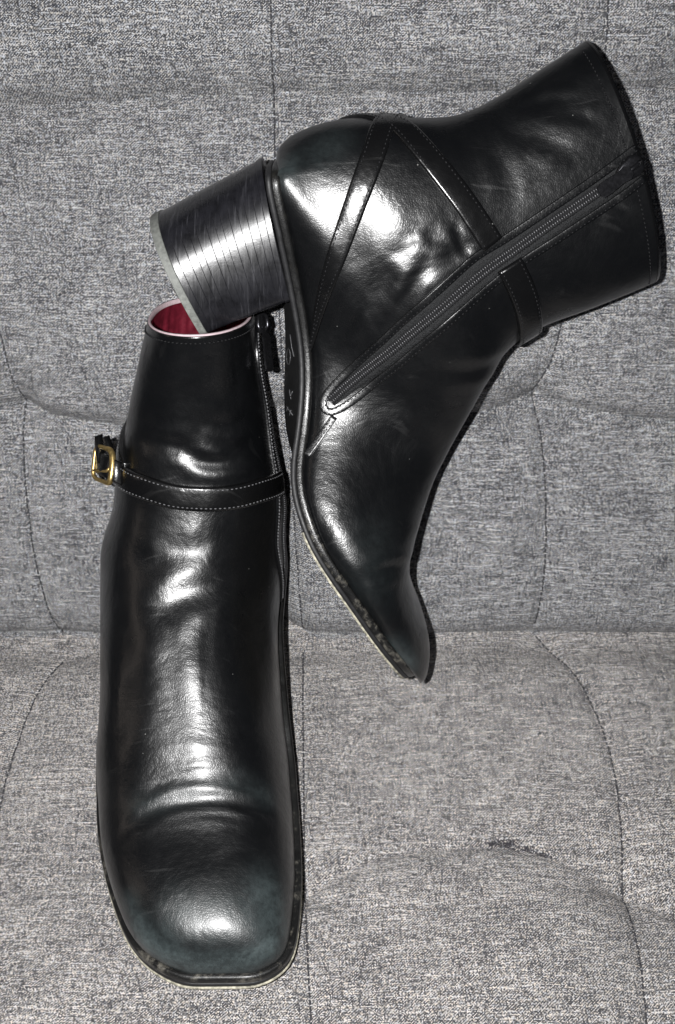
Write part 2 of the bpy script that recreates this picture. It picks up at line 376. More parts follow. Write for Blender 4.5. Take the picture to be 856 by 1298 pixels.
# torn threads on the seat fold
rng = np.random.RandomState(4); parts = []
tear = lift_s(resample(px_line([(622, 1063), (640, 1061), (658, 1066), (680, 1072), (704, 1080)], False), 60))
for i in range(190):
    t = rng.rand() ** 1.3; p = tear[int(t * 59)] + rng.normal(0, .0008, 3) * (1, 1, .3); dens = 1 - .6 * t
    d = np.array((rng.normal(.2, .8), rng.normal(.5, .8), rng.normal(.35, .25))); d *= .0034 * rng.uniform(.5, 1.3) * dens / np.linalg.norm(d)
    k = rng.normal(0, .0007, 3)
    parts.append(tube(np.array([p, p + d * .5 + k, p + d + k * .3 - (0, 0, .0006)]), .00022, 4))
mesh_obj('frayed_threads', *merge(parts), M_PULL, sofa, kind='stuff', label='frayed dark threads of a small tear on the seat fold')

# ------------------------------------------------------------------ boots: a loft of rings, each ring hung on a chord front -> back/sole
NH = 72                       # points per half ring
KC = int(NH * .74)            # index of the sole corner on each half
def half_curve(m, nF, nB, nd=2.3, tk=.05):
    ph = np.linspace(0, math.pi, NH + 1); cs, sn = np.cos(ph), np.sin(ph)
    n = np.where(cs > 0, nF, nB)
    ce = .5 - .5 * np.sign(cs) * np.abs(cs) ** (2 / n); he = np.abs(sn) ** (2 / n)
    q = np.linspace(0, math.pi / 2, KC + 1)
    ca = 1 - np.cos(q) ** (2 / nd); ha = np.sin(q) ** (2 / nd)
    ha = ha * (1 - tk * np.clip((ca - .45) / .55, 0, 1) ** 2)
    cb = np.ones(NH - KC); hb = np.linspace(ha[-1], 0, NH - KC + 1)[1:]
    cd_ = np.r_[ca, cb]; hd = np.r_[ha, hb]
    return (1 - m) * ce + m * cd_, (1 - m) * he + m * hd
class Boot: pass
def build_upper(chords, side, nring):
    """chords: dict rows F, B (3d), wm, wl (half widths), m, nF, nB, dl (lateral drop), bul (axis bulge vec)"""
    rings = []
    for c in chords:
        cc, hh = half_curve(c['m'], c.get('nF', 2), c.get('nB', 2.3), c.get('nd', 2.3), c.get('tk', .05))
        F, B = c['F'], c['B']; ax = B - F; bul = c.get('bul', np.zeros(3))
        med = F + cc[:, None] * ax + (hh * c['wm'])[:, None] * side + (hh ** 2)[:, None] * bul
        cl = cc * (1 + c.get('dl', 0) * np.clip((cc - .3) / .7, 0, 1) ** 2 * (hh ** .5))
        lat = F + cl[:, None] * ax - (hh * c['wl'])[:, None] * side + (hh ** 2)[:, None] * bul
        rings.append(np.r_[med, lat[-2:0:-1]])
    V = spline_pts(np.array(rings), nring)             # (nring, 2NH, 3)
    for _ in range(14):
        V[1:-1] = .5 * V[1:-1] + .25 * (V[:-2] + V[2:])
    return V
def normals(V):
    du = np.gradient(V, axis=0); dv = (np.roll(V, -1, 1) - np.roll(V, 1, 1)) / 2
    n = np.cross(du, dv); n /= np.linalg.norm(n, axis=2)[..., None] + 1e-12
    ctr = V.mean(1)[:, None]; s = np.sign(((V - ctr) * n).sum(2).mean())
    return n * s
def loft_faces(nr): return grid_faces(nr, 2 * NH, True)
def bvh_of(V):
    nr = V.shape[0]; return BVHTree.FromPolygons([tuple(p) for p in V.reshape(-1, 3)], loft_faces(nr))
def hits(bvh, pts):
    out = []
    for x, y in pts:
        d = ray(x, y); h = bvh.ray_cast(Vector(CAM), Vector(d))
        if h[0] is None:
            # just past the silhouette: closest approach of the ray
            best = None
            for s in np.linspace(.35, .75, 160):
                q = CAM + d * s; r = bvh.find_nearest(Vector(q))
                if best is None or r[3] < best[1]: best = (r[0], r[3])
            out.append(np.array(best[0]))
        else: out.append(np.array(h[0]))
    return np.array(out)
def near(bvh, q, ref=None):
    r = bvh.find_nearest(Vector(q)); return np.array(r[0]), np.array(r[1])
def walk(bvh, V, N, p, d, length, step=.002):
    """march along the surface from p in direction d"""
    out = []; 
    for _ in range(int(length / step)):
        q, n = near(bvh, p + d * step); d2 = q - p; l = np.linalg.norm(d2)
        if l < 1e-7: break
        d = d2 / l; p = q; out.append(p)
    return np.array(out) if out else np.zeros((0, 3))
def extend(bvh, L, start=0, end=0):
    L = np.asarray(L)
    if end: d = L[-1] - L[-2]; L = np.r_[L, walk(bvh, None, None, L[-1], d / np.linalg.norm(d), end)]
    if start: d = L[0] - L[1]; L = np.r_[walk(bvh, None, None, L[0], d / np.linalg.norm(d), start)[::-1], L]
    return L
class Surf:
    def __init__(s, V):
        s.V = V; s.N = normals(V); s.bvh = bvh_of(V); s.flatN = s.N.reshape(-1, 3); s.flatV = V.reshape(-1, 3)
        s.F = loft_faces(V.shape[0])
    def proj(s, q):
        r = s.bvh.find_nearest(Vector(q)); f = s.F[r[2]]; p = np.array(r[0])
        wts = np.array([1 / (np.linalg.norm(s.flatV[i] - p) + 1e-5) for i in f]); n = (s.flatN[list(f)] * wts[:, None]).sum(0)
        return p, n / np.linalg.norm(n)
def ribbon(S, L, width, thick, step=.0015, prof=None, sm=2, lift=0.0):
    """a strip laid on the surface S along L; returns V, F and the frame lists"""
    L = smooth_line(resample(L, step=step), sm); n = len(L)
    T = np.gradient(L, axis=0); T /= np.linalg.norm(T, axis=1)[:, None]
    wd = np.interp(np.linspace(0, 1, n), np.linspace(0, 1, len(np.atleast_1d(width))), np.atleast_1d(width))
    us = prof or [(-1, 0.0), (-1, .62), (-.93, .9), (-.8, 1), (-.45, 1.06), (0, 1.1), (.45, 1.06), (.8, 1), (.93, .9), (1, .62), (1, 0.0)]
    V = []; fr = []
    for i in range(n):
        p, nm = S.proj(L[i]); s = np.cross(T[i], nm); s /= np.linalg.norm(s)
        for u, hgt in us:
            q, qn = S.proj(p + s * u * wd[i] / 2)
            V.append(q + qn * (lift + thick * hgt - (.0006 if hgt == 0 else 0)))
        fr.append((p, nm, s, T[i], wd[i]))
    m = len(us); F = grid_faces(n, m)
    F.append(tuple(range(m))); F.append(tuple((n - 1) * m + k for k in range(m))[::-1])
    return np.array(V), F, fr
def stitches(S, fr, u, inset, lift, pitch=.0022, r=.00032, frac=.62):
    pts = []
    for p, nm, s, t, wd in fr:
        q, qn = S.proj(p + s * (u * (wd / 2 - inset))); pts.append(np.r_[q, qn])
    pts = np.array(pts); P = pts[:, :3]
    d = np.r_[0, np.cumsum(np.linalg.norm(np.diff(P, axis=0), axis=1))]
    parts = []
    def ev(t): return np.array([np.interp(t, d, pts[:, k]) for k in range(6)])
    for k in range(int(d[-1] / pitch)):
        a, b = ev(k * pitch), ev((k + frac) * pitch); mid = (a + b) / 2
        parts.append(tube(np.array([a[:3] + a[3:] * (lift - r), mid[:3] + mid[3:] * (lift + r * .5), b[:3] + b[3:] * (lift - r)]), r, 5))
    return merge(parts) if parts else None
def line_stitches(S, L, lift=.0002, **kw):
    L = smooth_line(resample(L, step=.002), 2); T = np.gradient(L, axis=0); fr = []
    for p, t in zip(L, T):
        q, nm = S.proj(p); fr.append((q, nm, np.cross(t, nm) / (np.linalg.norm(np.cross(t, nm)) + 1e-9), t, 0.0))
    return stitches(S, fr, 0, 0, lift, **kw)
def apply_creases(V, creases, seed, lf):
    S = Surf(V); N = S.N.reshape(-1, 3); P = V.reshape(-1, 3); disp = np.zeros(len(P))
    for pts, wdt, amp in creases:
        L = resample(spline_pts(hits(S.bvh, pts), 30), 24)
        lo, hi = L.min(0) - .02, L.max(0) + .02
        idx = np.where(((P > lo) & (P < hi)).all(1))[0]
        if not len(idx): continue
        q = P[idx]; D = np.sqrt(((q[:, None] - L[None]) ** 2).sum(2)); k = D.argmin(1); d = dist_poly(q, L)
        fade = np.sin(np.pi * np.clip((k + 1.0) / 25, 0, 1)) ** .7
        disp[idx] += fade * amp * (-np.exp(-(d / wdt) ** 2) + .55 * np.exp(-((d - 1.9 * wdt) / wdt) ** 2))
    disp += lf * (vnoise(P, 24, seed) + .45 * vnoise(P, 60, seed + 5))
    return (P + N * disp[:, None]).reshape(V.shape)

def boot_body(root, V, ring0, side, edge_mat, wear):
    """upper, lining, top edge, welt, sole, half sole from the lofted rings. ring0: first ring index with a sole"""
    nr = V.shape[0]; n2 = 2 * NH
    Vf = V.reshape(-1, 3); F = loft_faces(nr); F.append(tuple((nr - 1) * n2 + k for k in range(n2)))
    up = mesh_obj('upper', Vf, F, M_LEATHER, root, attr={'wear': wear}); fix_normals(up)
    N = normals(V)
    # lining: inner skin of the shaft, then a floor
    kin = int(nr * .34); IN = V[:kin] - N[:kin] * .0015; a_ = np.arange(n2) / n2 * 2 * np.pi; r_ = np.arange(kin)[:, None]
    IN = IN - N[:kin] * (.0005 * np.clip(r_ / 6, 0, 1) * (np.sin(23 * a_ + 2 * np.sin(r_ / 9)) * np.sin(7 * a_ + 1) + .6 * np.sin(41 * a_)))[..., None]
    Vi = IN.reshape(-1, 3); Fi = grid_faces(kin, n2, True); Fi.append(tuple((kin - 1) * n2 + k for k in range(n2)))
    mesh_obj('lining', Vi, [f[::-1] for f in Fi], M_LINING, root)
    # top edge between leather and lining
    o, i_ = V[0] + N[0] * .0001, IN[0] - N[0] * .0001; ax = V[0].mean(0) - V[3].mean(0); ax /= np.linalg.norm(ax)
    m_ = o * .72 + i_ * .28
    Ve = np.concatenate([o - ax * .0006, o + ax * .0003, m_ + ax * .0006, m_ - ax * .0004]); mesh_obj('leather_edge', Ve, grid_faces(4, n2, True), M_STRAP, root)
    Ve = np.concatenate([m_ - ax * .0004, m_ + ax * .0012, i_ + ax * .0013, i_ - ax * .001]); mesh_obj('top_edge', Ve, grid_faces(4, n2, True), edge_mat, root)
    # outline of the sole
    med = V[ring0:, KC]; lat = V[ring0:, n2 - KC]; mid = (med + lat) / 2
    T = smooth_line(np.gradient(mid, axis=0), 12); D = np.cross(T, side); D /= np.linalg.norm(D, axis=1)[:, None]
    ctr = V[ring0:].mean(1)
    if ((mid - ctr) * D).sum() < 0: D = -D
    D = smooth_line(D, 20); D /= np.linalg.norm(D, axis=1)[:, None]
    back = []; bD = []
    hw = (med[0] - lat[0]) / 2; c0 = mid[0]; bt = -T[0] / np.linalg.norm(T[0])
    for a in np.linspace(-90, 90, 15)[1:-1]:
        back.append(c0 + hw * math.sin(R(a)) + bt * .004 * math.cos(R(a))); bD.append(D[0])
    loop = np.concatenate([np.array(back), med, lat[::-1]]); LD = np.concatenate([np.array(bD), D, D[::-1]])
    both = np.c_[loop, LD]; both = np.r_[both, both[:1]]
    d = np.r_[0, np.cumsum(np.linalg.norm(np.diff(both[:, :3], axis=0), axis=1))]; n = 360
    t = np.linspace(0, d[-1], n, endpoint=False); q = np.stack([np.interp(t, d, both[:, k]) for k in range(6)], 1)
    for _ in range(6): q = .5 * q + .25 * (np.roll(q, 1, 0) + np.roll(q, -1, 0))
    Lp, Ld = q[:, :3], q[:, 3:]; Ld /= np.linalg.norm(Ld, axis=1)[:, None]
    Tt = np.roll(Lp, -1, 0) - np.roll(Lp, 1, 0); Tt /= np.linalg.norm(Tt, axis=1)[:, None]
    No = np.cross(Tt, Ld); No /= np.linalg.norm(No, axis=1)[:, None]
    if ((Lp - Lp.mean(0)) * No).sum() < 0: No = -No
    return up, Lp, Ld, No
def sweep(Lp, Ld, No, prof):
    V = np.concatenate([Lp + No * a + Ld * b for a, b in prof]); n = len(Lp)
    return V, grid_faces(len(prof), n, True)
def sole_set(root, Lp, Ld, No, o, hk, half_mask):
    up = .0012
    V, F = sweep(Lp, Ld, No, [(-.003, -up), (o * .6, -up), (o * .92, -up + .0004), (o, .0005), (o, .0022), (o * .9, .0026), (-.004, .0026)])
    wv = np.tile(np.clip(.08 + half_mask * .8, 0, 1), 7)
    wl = mesh_obj('welt', V, F, M_EDGE, root, attr={'wear': wv}); fix_normals(wl)
    # stitching in the welt
    n = len(Lp)
    # outsole: edge and the flat under it
    V, F = sweep(Lp, Ld, No, [(-.003, .0026), (o * .55, .0027), (o * .9, .0031), (o * .9, .0048), (o * .5, .0054), (-.003, .0056)])
    k0 = 5 * n; nb = 0
    # bottom: pair points across the loop from the heel back
    h = 6
    for i in range(n // 2 - 1):
        a, b = (h + i) % n, (h + i + 1) % n; c, d_ = (h - i - 1) % n, (h - i - 2) % n
        if len({a, b, c, d_}) == 4: F.append((k0 + a, k0 + b, k0 + d_, k0 + c))
    sl = mesh_obj('outsole', V, F, M_SOLE, root); fix_normals(sl)
    # pale half sole under the fore part
    idx = np.where(half_mask > .5)[0]; cut = np.where(np.diff(idx) > 1)[0]
    if len(cut): idx = np.r_[idx[cut[0] + 1:], idx[:cut[0] + 1]]
    L, Dd, Nn = Lp[idx], Ld[idx], No[idx]; m = len(idx)
    pf = [(-.002, .0054), (o * hk * .85, .0050), (o * hk, .0054), (o * hk * .95, .0062), (-.002, .0064)]
    V = np.concatenate([L + Nn * a + Dd * b for a, b in pf]); F = grid_faces(5, m)
    for i in range(m // 2): F.append((4 * m + i, 4 * m + i + 1, 4 * m + m - 2 - i, 4 * m + m - 1 - i)) if m - 2 - i > i + 1 else None
    hs = mesh_obj('half_sole', V, F, M_PALE, root, label='worn fore sole with a pale yellowish edge'); fix_normals(hs)
def heel(root, seat_back, seat_breast, base_back, base_breast, side, w0, w1, layers=12):
    """stacked heel: D shaped layers, each its own piece, and a grey rubber top lift"""
    rnd = random.Random(3)
    q = np.linspace(0, math.pi / 2, 22)
    half = [(.5 * (1 - math.cos(a) ** (2 / 2.2)), math.sin(a) ** (2 / 2.2)) for a in q]
    half += [(c, 1 - .22 * ((c - .5) / .5) ** 2) for c in (.56, .62, .68, .74, .8, .86, .91, .95, .975)] + [(.992, .765), (.998, .72), (.994, .4), (.992, 0)]
    outline = half + [(a, -b) for a, b in half[-2:0:-1]]
    def sec(t, grow=0.0):
        bk = seat_back * (1 - t) + base_back * t; br = seat_breast * (1 - t) + base_breast * t
        flare = .0015 * math.sin(math.pi * t)
        w_ = w0 * (1 - t) + w1 * t - flare * .6 + grow; a = br - bk; la = np.linalg.norm(a); a = a / la
        return np.array([bk - a * grow + a * (x * (la + 2 * grow)) + side * y * w_ for x, y in outline])
    n = len(outline)
    def solid(t0, t1, g, bev):
        S = [sec(t0 + (t1 - t0) * k, g - (bev if k in (0, 1) else 0)) for k in (0, .05, .1, .9, .95, 1)]
        F = grid_faces(6, n, True); F.append(tuple(range(n))[::-1]); F.append(tuple(5 * n + k for k in range(n))); return np.concatenate(S), F
    T1 = .925
    cap = mesh_obj('heel', *solid(0, T1 * .06, .0004, .0004), M_HEEL, root); fix_normals(cap)
    edges = np.linspace(T1 * .06, T1, layers + 1); edges[1:-1] += [rnd.uniform(-.012, .012) for _ in edges[1:-1]]
    for i in range(layers):
        e0, e1 = edges[i], edges[i + 1]
        o = mesh_obj('heel_layer', *solid(e0, e1, rnd.uniform(-.000025, .000025), rnd.choice((0, 0, .000006, .000012))), M_HEEL, cap); fix_normals(o)
    o = mesh_obj('top_lift', *solid(T1, 1.0, .0006, .0005), M_LIFT, cap); fix_normals(o)
    return cap

# ================================================================== the boot lying on its side
lying = thing('ankle_boot', tuple(on_plane(470, 560, BN * .01, BN)), 'black leather ankle boot lying on its side with its side zip and stacked heel showing', 'boot', 'pair of black ankle boots')
PO = BN * .050
def lp(x, y, extra=0.0): return on_plane(x, y, PO + BN * extra, BN)
CH = [((828, 357), (742, 52), .031), ((780, 378), (692, 84), .030), ((735, 395), (642, 116), .029), ((690, 412), (582, 146), .029),
      ((657, 430), (522, 150), .030), ((640, 447), (470, 149), .031), ((626, 470), (425, 152), .032), ((612, 493), (385, 164), .032),
      ((601, 513), (353, 184), .032), ((590, 531), (345, 207), .032), ((578, 551), (362, 280), .032), ((566, 572), (377, 350), .031), ((555, 592), (388, 410), .031),
      ((545, 614), (394, 475), .032), ((536, 638), (389, 545), .035), ((528, 662), (382, 595), .038), ((522, 687), (387, 637), .040),
      ((518, 716), (407, 690), .042), ((525, 750), (440, 742), .042), ((538, 785), (475, 792), .041), ((544, 815), (500, 825), .039), ((541, 840), (517, 846), .034), ((534, 853), (525, 853), .022)]
ms = [0, 0, 0, 0, 0, 0, 0, .1, .45, .85] + [1] * 13
sd = lp(800, 190) - lp(640, 250); sd /= np.linalg.norm(sd)
bulv = [.0022, .0016, .001, .0005] + [0] * 19
dls = [0] * 10 + [.03, .06, .12, .16, .15, .08, .02] + [0] * 6
ch = []
EX = [-.010, -.007, -.004, -.002, 0, .001, .002, .002, .001, .000, -.0035, -.007, -.0085, -.0070, -.0025, .0025, .0065, .009, .0095, .008, .007, .006, .006]
TK = [.05] * 10 + [.08, .14, .20, .26, .28, .27, .24, .18, .13, .09, .06, .05, .05]
WM = [0, 0, 0, 0, 0, 0, 0, 0, 0, .001, .001, .000, -.001, -.001, .000, .001, .002, .002, .001, .000, .000, 0, 0]
ND = [2.2] * 10 + [2.4, 2.7, 3.1, 3.4, 3.4, 3.3, 3.1, 2.8, 2.6, 2.5, 2.4, 2.4, 2.4]
for i, (f, b, wd) in enumerate(CH):
    wm_ = wd + WM[i]; B_ = lp(*b, EX[i]) * (1 - ms[i]) + (lp(*b, EX[i] + wm_ * (1 - TK[i])) - BN * wm_ * (1 - TK[i])) * ms[i]
    ch.append(dict(F=lp(*f, EX[i]), B=B_, wm=wd + WM[i], wl=wd + (.006 if i > 14 else 0), m=ms[i], nF=2.0, nB=2.5 if i > 3 else 2.0, dl=dls[i], bul=sd * bulv[i], nd=ND[i], tk=TK[i]))
V0 = build_upper(ch, BN, 240)
cre = [([(602, 300), (588, 322), (560, 345)], .0016, .0006), ([(540, 340), (520, 372), (490, 400)], .0018, .0007), ([(518, 312), (500, 352), (486, 384)], .0016, .0006), ([(570, 318), (548, 350), (520, 378)], .0015, .0006), ([(592, 312), (560, 330), (530, 352), (505, 385)], .003, .0011), ([(560, 300), (535, 335), (512, 360)], .0026, .0007), ([(528, 290), (505, 335), (470, 390)], .0034, .0011),
       ([(545, 285), (548, 310), (530, 335)], .0026, .0006), ([(505, 300), (490, 330), (478, 372)], .003, .0007), ([(580, 285), (583, 305), (590, 318)], .002, .0008), ([(480, 340), (455, 385), (440, 412), (420, 440)], .003, .0008),
       ([(660, 135), (700, 128), (740, 132)], .003, .0005), ([(650, 168), (690, 178), (735, 205)], .004, .0004), ([(690, 142), (730, 146), (760, 158)], .0025, .0004), ([(610, 180), (640, 215), (650, 260)], .004, .0003),
       ([(522, 712), (490, 722), (455, 735)], .0035, .0009), ([(524, 690), (485, 680), (450, 690)], .005, .0008), ([(470, 560), (500, 565), (530, 560)], .006, .0006),
       ([(640, 455), (600, 470), (560, 470)], .004, .0008), ([(455, 655), (475, 640), (505, 632)], .006, .0007)]
V1 = apply_creases(V0, cre, 2.2, .0006)
S1 = Surf(V1)
wearP = V1.reshape(-1, 3)
def wear_field(S, spots):
    P = S.flatV; out = np.zeros(len(P))
    for pts, rad, a in spots:
        L = hits(S.bvh, pts); L = resample(L, 8) if len(L) > 1 else np.r_[L, L + 1e-4]
        out = np.maximum(out, a * np.exp(-(dist_poly(P, L) / rad) ** 2))
    return out
wr = wear_field(S1, [([(360, 220), (365, 205)], .006, .5), ([(400, 200), (420, 180)], .010, .2), ([(470, 690), (475, 740)], .014, .12), ([(522, 842), (500, 820)], .006, .5)])
ring_s = int(240 * .405)
# first ring that carries the sole: the one whose sole corner is nearest the heel seat's back
tgt = lp(350, 222); ring_s = int(np.argmin(np.linalg.norm((V1[:, KC] + V1[:, 2 * NH - KC]) / 2 - tgt, axis=1)))
up1, Lp1, Ld1, No1 = boot_body(lying, V1, ring_s, BN, M_STRAP, wr)
ball = lp(378, 610); toe = lp(525, 855); axis = (toe - ball) / np.linalg.norm(toe - ball)
hm = 1 / (1 + np.exp(-(((Lp1 - ball) @ axis) - .012) / .003))
sole_set(lying, Lp1, Ld1, No1, .0022, .8, hm)
heel(lying, lp(333, 200), lp(370, 372), lp(194, 273), lp(263, 413), BN, .0300, .0345)
def pl(S, pts, n=40): return resample(spline_pts(hits(S.bvh, pts), n), n)
def add_strap(S, root, L, width, thick=.0016, name='strap', inset=.0016, rows=(-1, 1), step=.0015, label=None, m=None, thread=None):
    V, F, fr = ribbon(S, L, width, thick, step)
    o = mesh_obj(name, V, F, m or M_STRAP, root, label=label); fix_normals(o)
    parts = [s for s in (stitches(S, fr, u, inset, thick * 1.0) for u in rows) if s]
    if parts: mesh_obj('stitching', *merge(parts), thread or M_THREAD, o, kind='stuff')
    return o
MPP = .000385    # metres per photo pixel on this boot
LA = extend(S1.bvh, pl(S1, [(486, 160), (472, 200), (450, 260), (425, 330), (405, 395), (393, 446)]), start=.05)
add_strap(S1, lying, LA, [26 * MPP, 27 * MPP, 28 * MPP, 27 * MPP, 24 * MPP, 16 * MPP, 5 * MPP])
LB = extend(S1.bvh, pl(S1, [(510, 162), (535, 188), (565, 225), (595, 265), (624, 310)]), start=.05)
add_strap(S1, lying, LB, 28 * MPP)
LC = extend(S1.bvh, pl(S1, [(645, 335), (660, 366), (668, 390), (671, 408)]), end=.06)
add_strap(S1, lying, LC, 33 * MPP, .0026)
# zip
zc = [(418, 508), (440, 488), (500, 440), (560, 390), (615, 343), (650, 318), (700, 282), (760, 241), (800, 213), (822, 198)]
LZ = pl(S1, zc, 90)
V, F, fr = ribbon(S1, LZ, [18 * MPP, 34 * MPP, 38 * MPP, 40 * MPP, 36 * MPP, 34 * MPP, 34 * MPP], .0004, prof=[(-1, 0), (-.98, 1), (-.5, 1.2), (-.22, .2), (.22, .2), (.5, 1.2), (.98, 1), (1, 0)])
zp = mesh_obj('zipper', V, F, M_TAPE, lying); fix_normals(zp)
def teeth(S, fr, skip_end=0, pitch=.00118, w_=.0024, lift=.0009, r=.00046):
    parts = []; P = np.array([f[0] for f in fr]); d = np.r_[0, np.cumsum(np.linalg.norm(np.diff(P, axis=0), axis=1))]
    A = np.array([np.r_[f[0], f[1], f[2]] for f in fr])
    for k in range(int((d[-1] - skip_end) / pitch)):
        t = k * pitch; a = np.array([np.interp(t, d, A[:, j]) for j in range(9)]); p, nm, s = a[:3], a[3:6], a[6:]
        for sg in (-1, 1):
            t2 = t + (pitch / 2 if sg > 0 else 0); a = np.array([np.interp(t2, d, A[:, j]) for j in range(9)]); p = a[:3]
            parts.append(tube(np.array([p + s * sg * w_ + nm * (lift - r), p + s * sg * w_ * .6 + nm * (lift + r), p - s * sg * .0002 + nm * lift]), r, 5))
    return merge(parts)
mesh_obj('zipper_teeth', *teeth(S1, fr, .012), M_TEETH, zp, kind='stuff')
# folded leather lips on both sides of the tape, with two rows of stitching
e1 = [(416, 497), (440, 472), (480, 436), (540, 382), (600, 328), (640, 303), (700, 263), (760, 222), (818, 183)]
e2 = [(424, 522), (450, 506), (505, 462), (565, 412), (622, 362), (660, 333), (720, 294), (790, 247), (826, 222)]
V, F, fr2 = ribbon(S1, pl(S1, e1[::-1] + [(409, 511), (413, 522)] + e2, 190), 10 * MPP, .0012, sm=3)
o = mesh_obj('zipper_lip', V, F, M_LEATHER, lying); fix_normals(o)
ps = [stitches(S1, fr2, u, .0009, .0012) for u in (-1, 1)]
mesh_obj('stitching', *merge(ps), M_THREAD, o, kind='stuff')
o = add_strap(S1, lying, pl(S1, [(424, 528), (412, 545), (400, 562), (388, 578)]), 9 * MPP, .0006, 'seam_tape', .0010, m=M_LEATHER)
# slider and pull
def slider(root_zip, P, T, Nn, s, size=1.0, hang=None, m=M_GUN):
    """zip slider: a waisted body with a bridge and a pull tab"""
    parts = []
    outl = [(-.0048, .0020), (-.002, .0033), (.002, .0040), (.0045, .0030), (.0052, 0)]; full = outl + [(a, -b) for a, b in outl[::-1][1:]]
    n = len(full); V = [P + T * a * size + s * b * size + Nn * z for z in (.0006, .0026, .0030) for a, b in [(x * (1 if z < .003 else .8), y * (1 if z < .003 else .8)) for x, y in full]]
    F = grid_faces(3, n, True); F.append(tuple(range(n))[::-1]); F.append(tuple(2 * n + k for k in range(n)))
    parts.append((np.array(V), F))
    parts.append(tube(np.array([P + T * -.004 * size + Nn * .002, P - T * .002 * size + Nn * .0048, P + T * .002 * size + Nn * .0050, P + T * .004 * size + Nn * .0025]), .0009 * size, 8))
    o = mesh_obj('slider', *merge(parts), m, root_zip); fix_normals(o)
    if hang is None: return
    a, d, wv, L = hang; fw = np.cross(d, wv)
    pts = [(-.3, 0), (-.5, .12), (-.42, .3), (-.5, .75), (-.46, .95), (-.2, 1.0)]; pts = pts + [(-x, y) for x, y in pts[::-1]]
    n = len(pts); V = np.array([a + wv * x * .0052 * size + d * y * L + fw * z for z in (-.0006, .0006) for x, y in pts]); F = grid_faces(2, n, True); F.append(tuple(range(n))[::-1]); F.append(tuple(n + k for k in range(n)))
    ob = mesh_obj('pull_tab', V, F, m, root_zip, smooth=False); fix_normals(ob)
p, nm = S1.proj(hits(S1.bvh, [(797, 214)])[0]); t = hits(S1.bvh, [(815, 202)])[0] - hits(S1.bvh, [(780, 226)])[0]; t /= np.linalg.norm(t); s = np.cross(t, nm)
slider(zp, p, t, nm, s, 1.25, (p + nm * .0058 - t * .001, -t, s, .017))
# stitched top line of the shaft
tl = V1[3, 6:NH - 6]
ps = line_stitches(S1, tl[::-1])
mesh_obj('stitching', *ps, M_THREAD, up1, kind='stuff')
# pressed marks on the underside of the waist
base_p = V1[:, NH]
def under(x, y):
    d = ray(x, y); o = bpy.data.objects.get('outsole'); dg = BVHTree.FromPolygons([tuple(v.co) for v in o.data.vertices], [tuple(p.vertices) for p in o.data.polygons])
    h = dg.ray_cast(Vector(CAM - ROOTLOC[lying.name]), Vector(d)); return None if h[0] is None else np.array(h[0]) + ROOTLOC[lying.name] - d * .0002
parts = []
def ring_px(cx, cy, rx, ry): return [(cx + rx * math.cos(a), cy + ry * math.sin(a)) for a in np.linspace(0, 2 * math.pi, 17)]
for st in (ring_px(362, 465, 2.6, 11), ring_px(366, 452, 2.4, 10), [(368, 424), (370, 440), (373, 452), (370, 446)], [(367, 494), (369, 506)], [(371, 496), (368, 504)], [(361, 511), (366, 519), (371, 526)], [(365, 516), (363, 523)], [(369, 520), (366, 530)], [(362, 540), (366, 545)], [(364, 552), (367, 549)]):
    p = [under(x, y) for x, y in st]
    if all(q is not None for q in p): parts.append(tube(np.array(p), .00028, 5))
print('marks', len(parts))
if parts: mesh_obj('embossed_marks', *merge(parts), M_GREYT, bpy.data.objects['outsole'], kind='stuff')

# ================================================================== the boot standing toe forward
SX = -0.062
stand = thing('ankle_boot', (SX, -.08, 0.0), 'black leather ankle boot standing toe forward with brass buckle and burgundy lining showing', 'boot', 'pair of black ankle boots')
def row_ang(py): return PITCH + math.atan((py - 649) / FPX)
def row_at_z(py, z): a = row_ang(py); return -.435 + (CAM[2] - z) / math.tan(a)
ROWS = [ # row, front z, back (y, z) or sole z, left px, right px
    (428, .220, (.066, .196), 190, 321), (470, .203, (.060, .160), 176, 329), (505, .188, (.056, .135), 168, 337), (560, .166, (.049, .105), 158, 347), (600, .152, (.047, .085), 150, 355),
    (640, .138, (.046, .066), 146, 361), (700, .119, (.038, .055), 136, 364), (750, .106, (.018, .051), 129, 364), (795, .096, (-.006, .045), 127, 357),
    (840, .087, (-.027, .038), 126, 354), (900, .074, .024, 127, 357), (960, .062, .015, 128, 366), (1010, .052, .0115, 129, 370), (1060, .046, .0105, 131, 373), (1110, .0430, .0105, 141, 374),
    (1150, .0395, .0112, 154, 372), (1185, .0345, .0122, 168, 368), (1210, .0280, .0132, 188, 362), (1226, .0220, .0142, 213, 345), (1234, .0185, .0152, 238, 322)]
ms = [0, 0, 0, 0, 0, .12, .6, .85] + [1] * 12
ch = []
for i, (rw, z, b, l, r) in enumerate(ROWS):
    F_ = np.array((0, row_at_z(rw, z), z))
    B_ = np.array((0, *b)) if isinstance(b, tuple) else np.array((0, row_at_z(rw, b), b))
    mid = F_ + (B_ - F_) * (.5 if i < 6 else .72 if i < 11 else .95); dep = np.dot(mid - CAM, FWD)
    xl, xr = (l - 428) / FPX * dep, (r - 428) / FPX * dep; cx = (xl + xr) / 2; hw = (xr - xl) / 2
    F_[0] = B_[0] = cx
    ch.append(dict(F=F_, B=B_, wm=hw, wl=hw, m=ms[i], nF=2.1 if i < 4 else 2.25, nB=2.4, nd=2.7 if i > 9 else 2.4, tk=.05 if i < 10 else 0))
V0 = build_upper(ch, RT, 240)
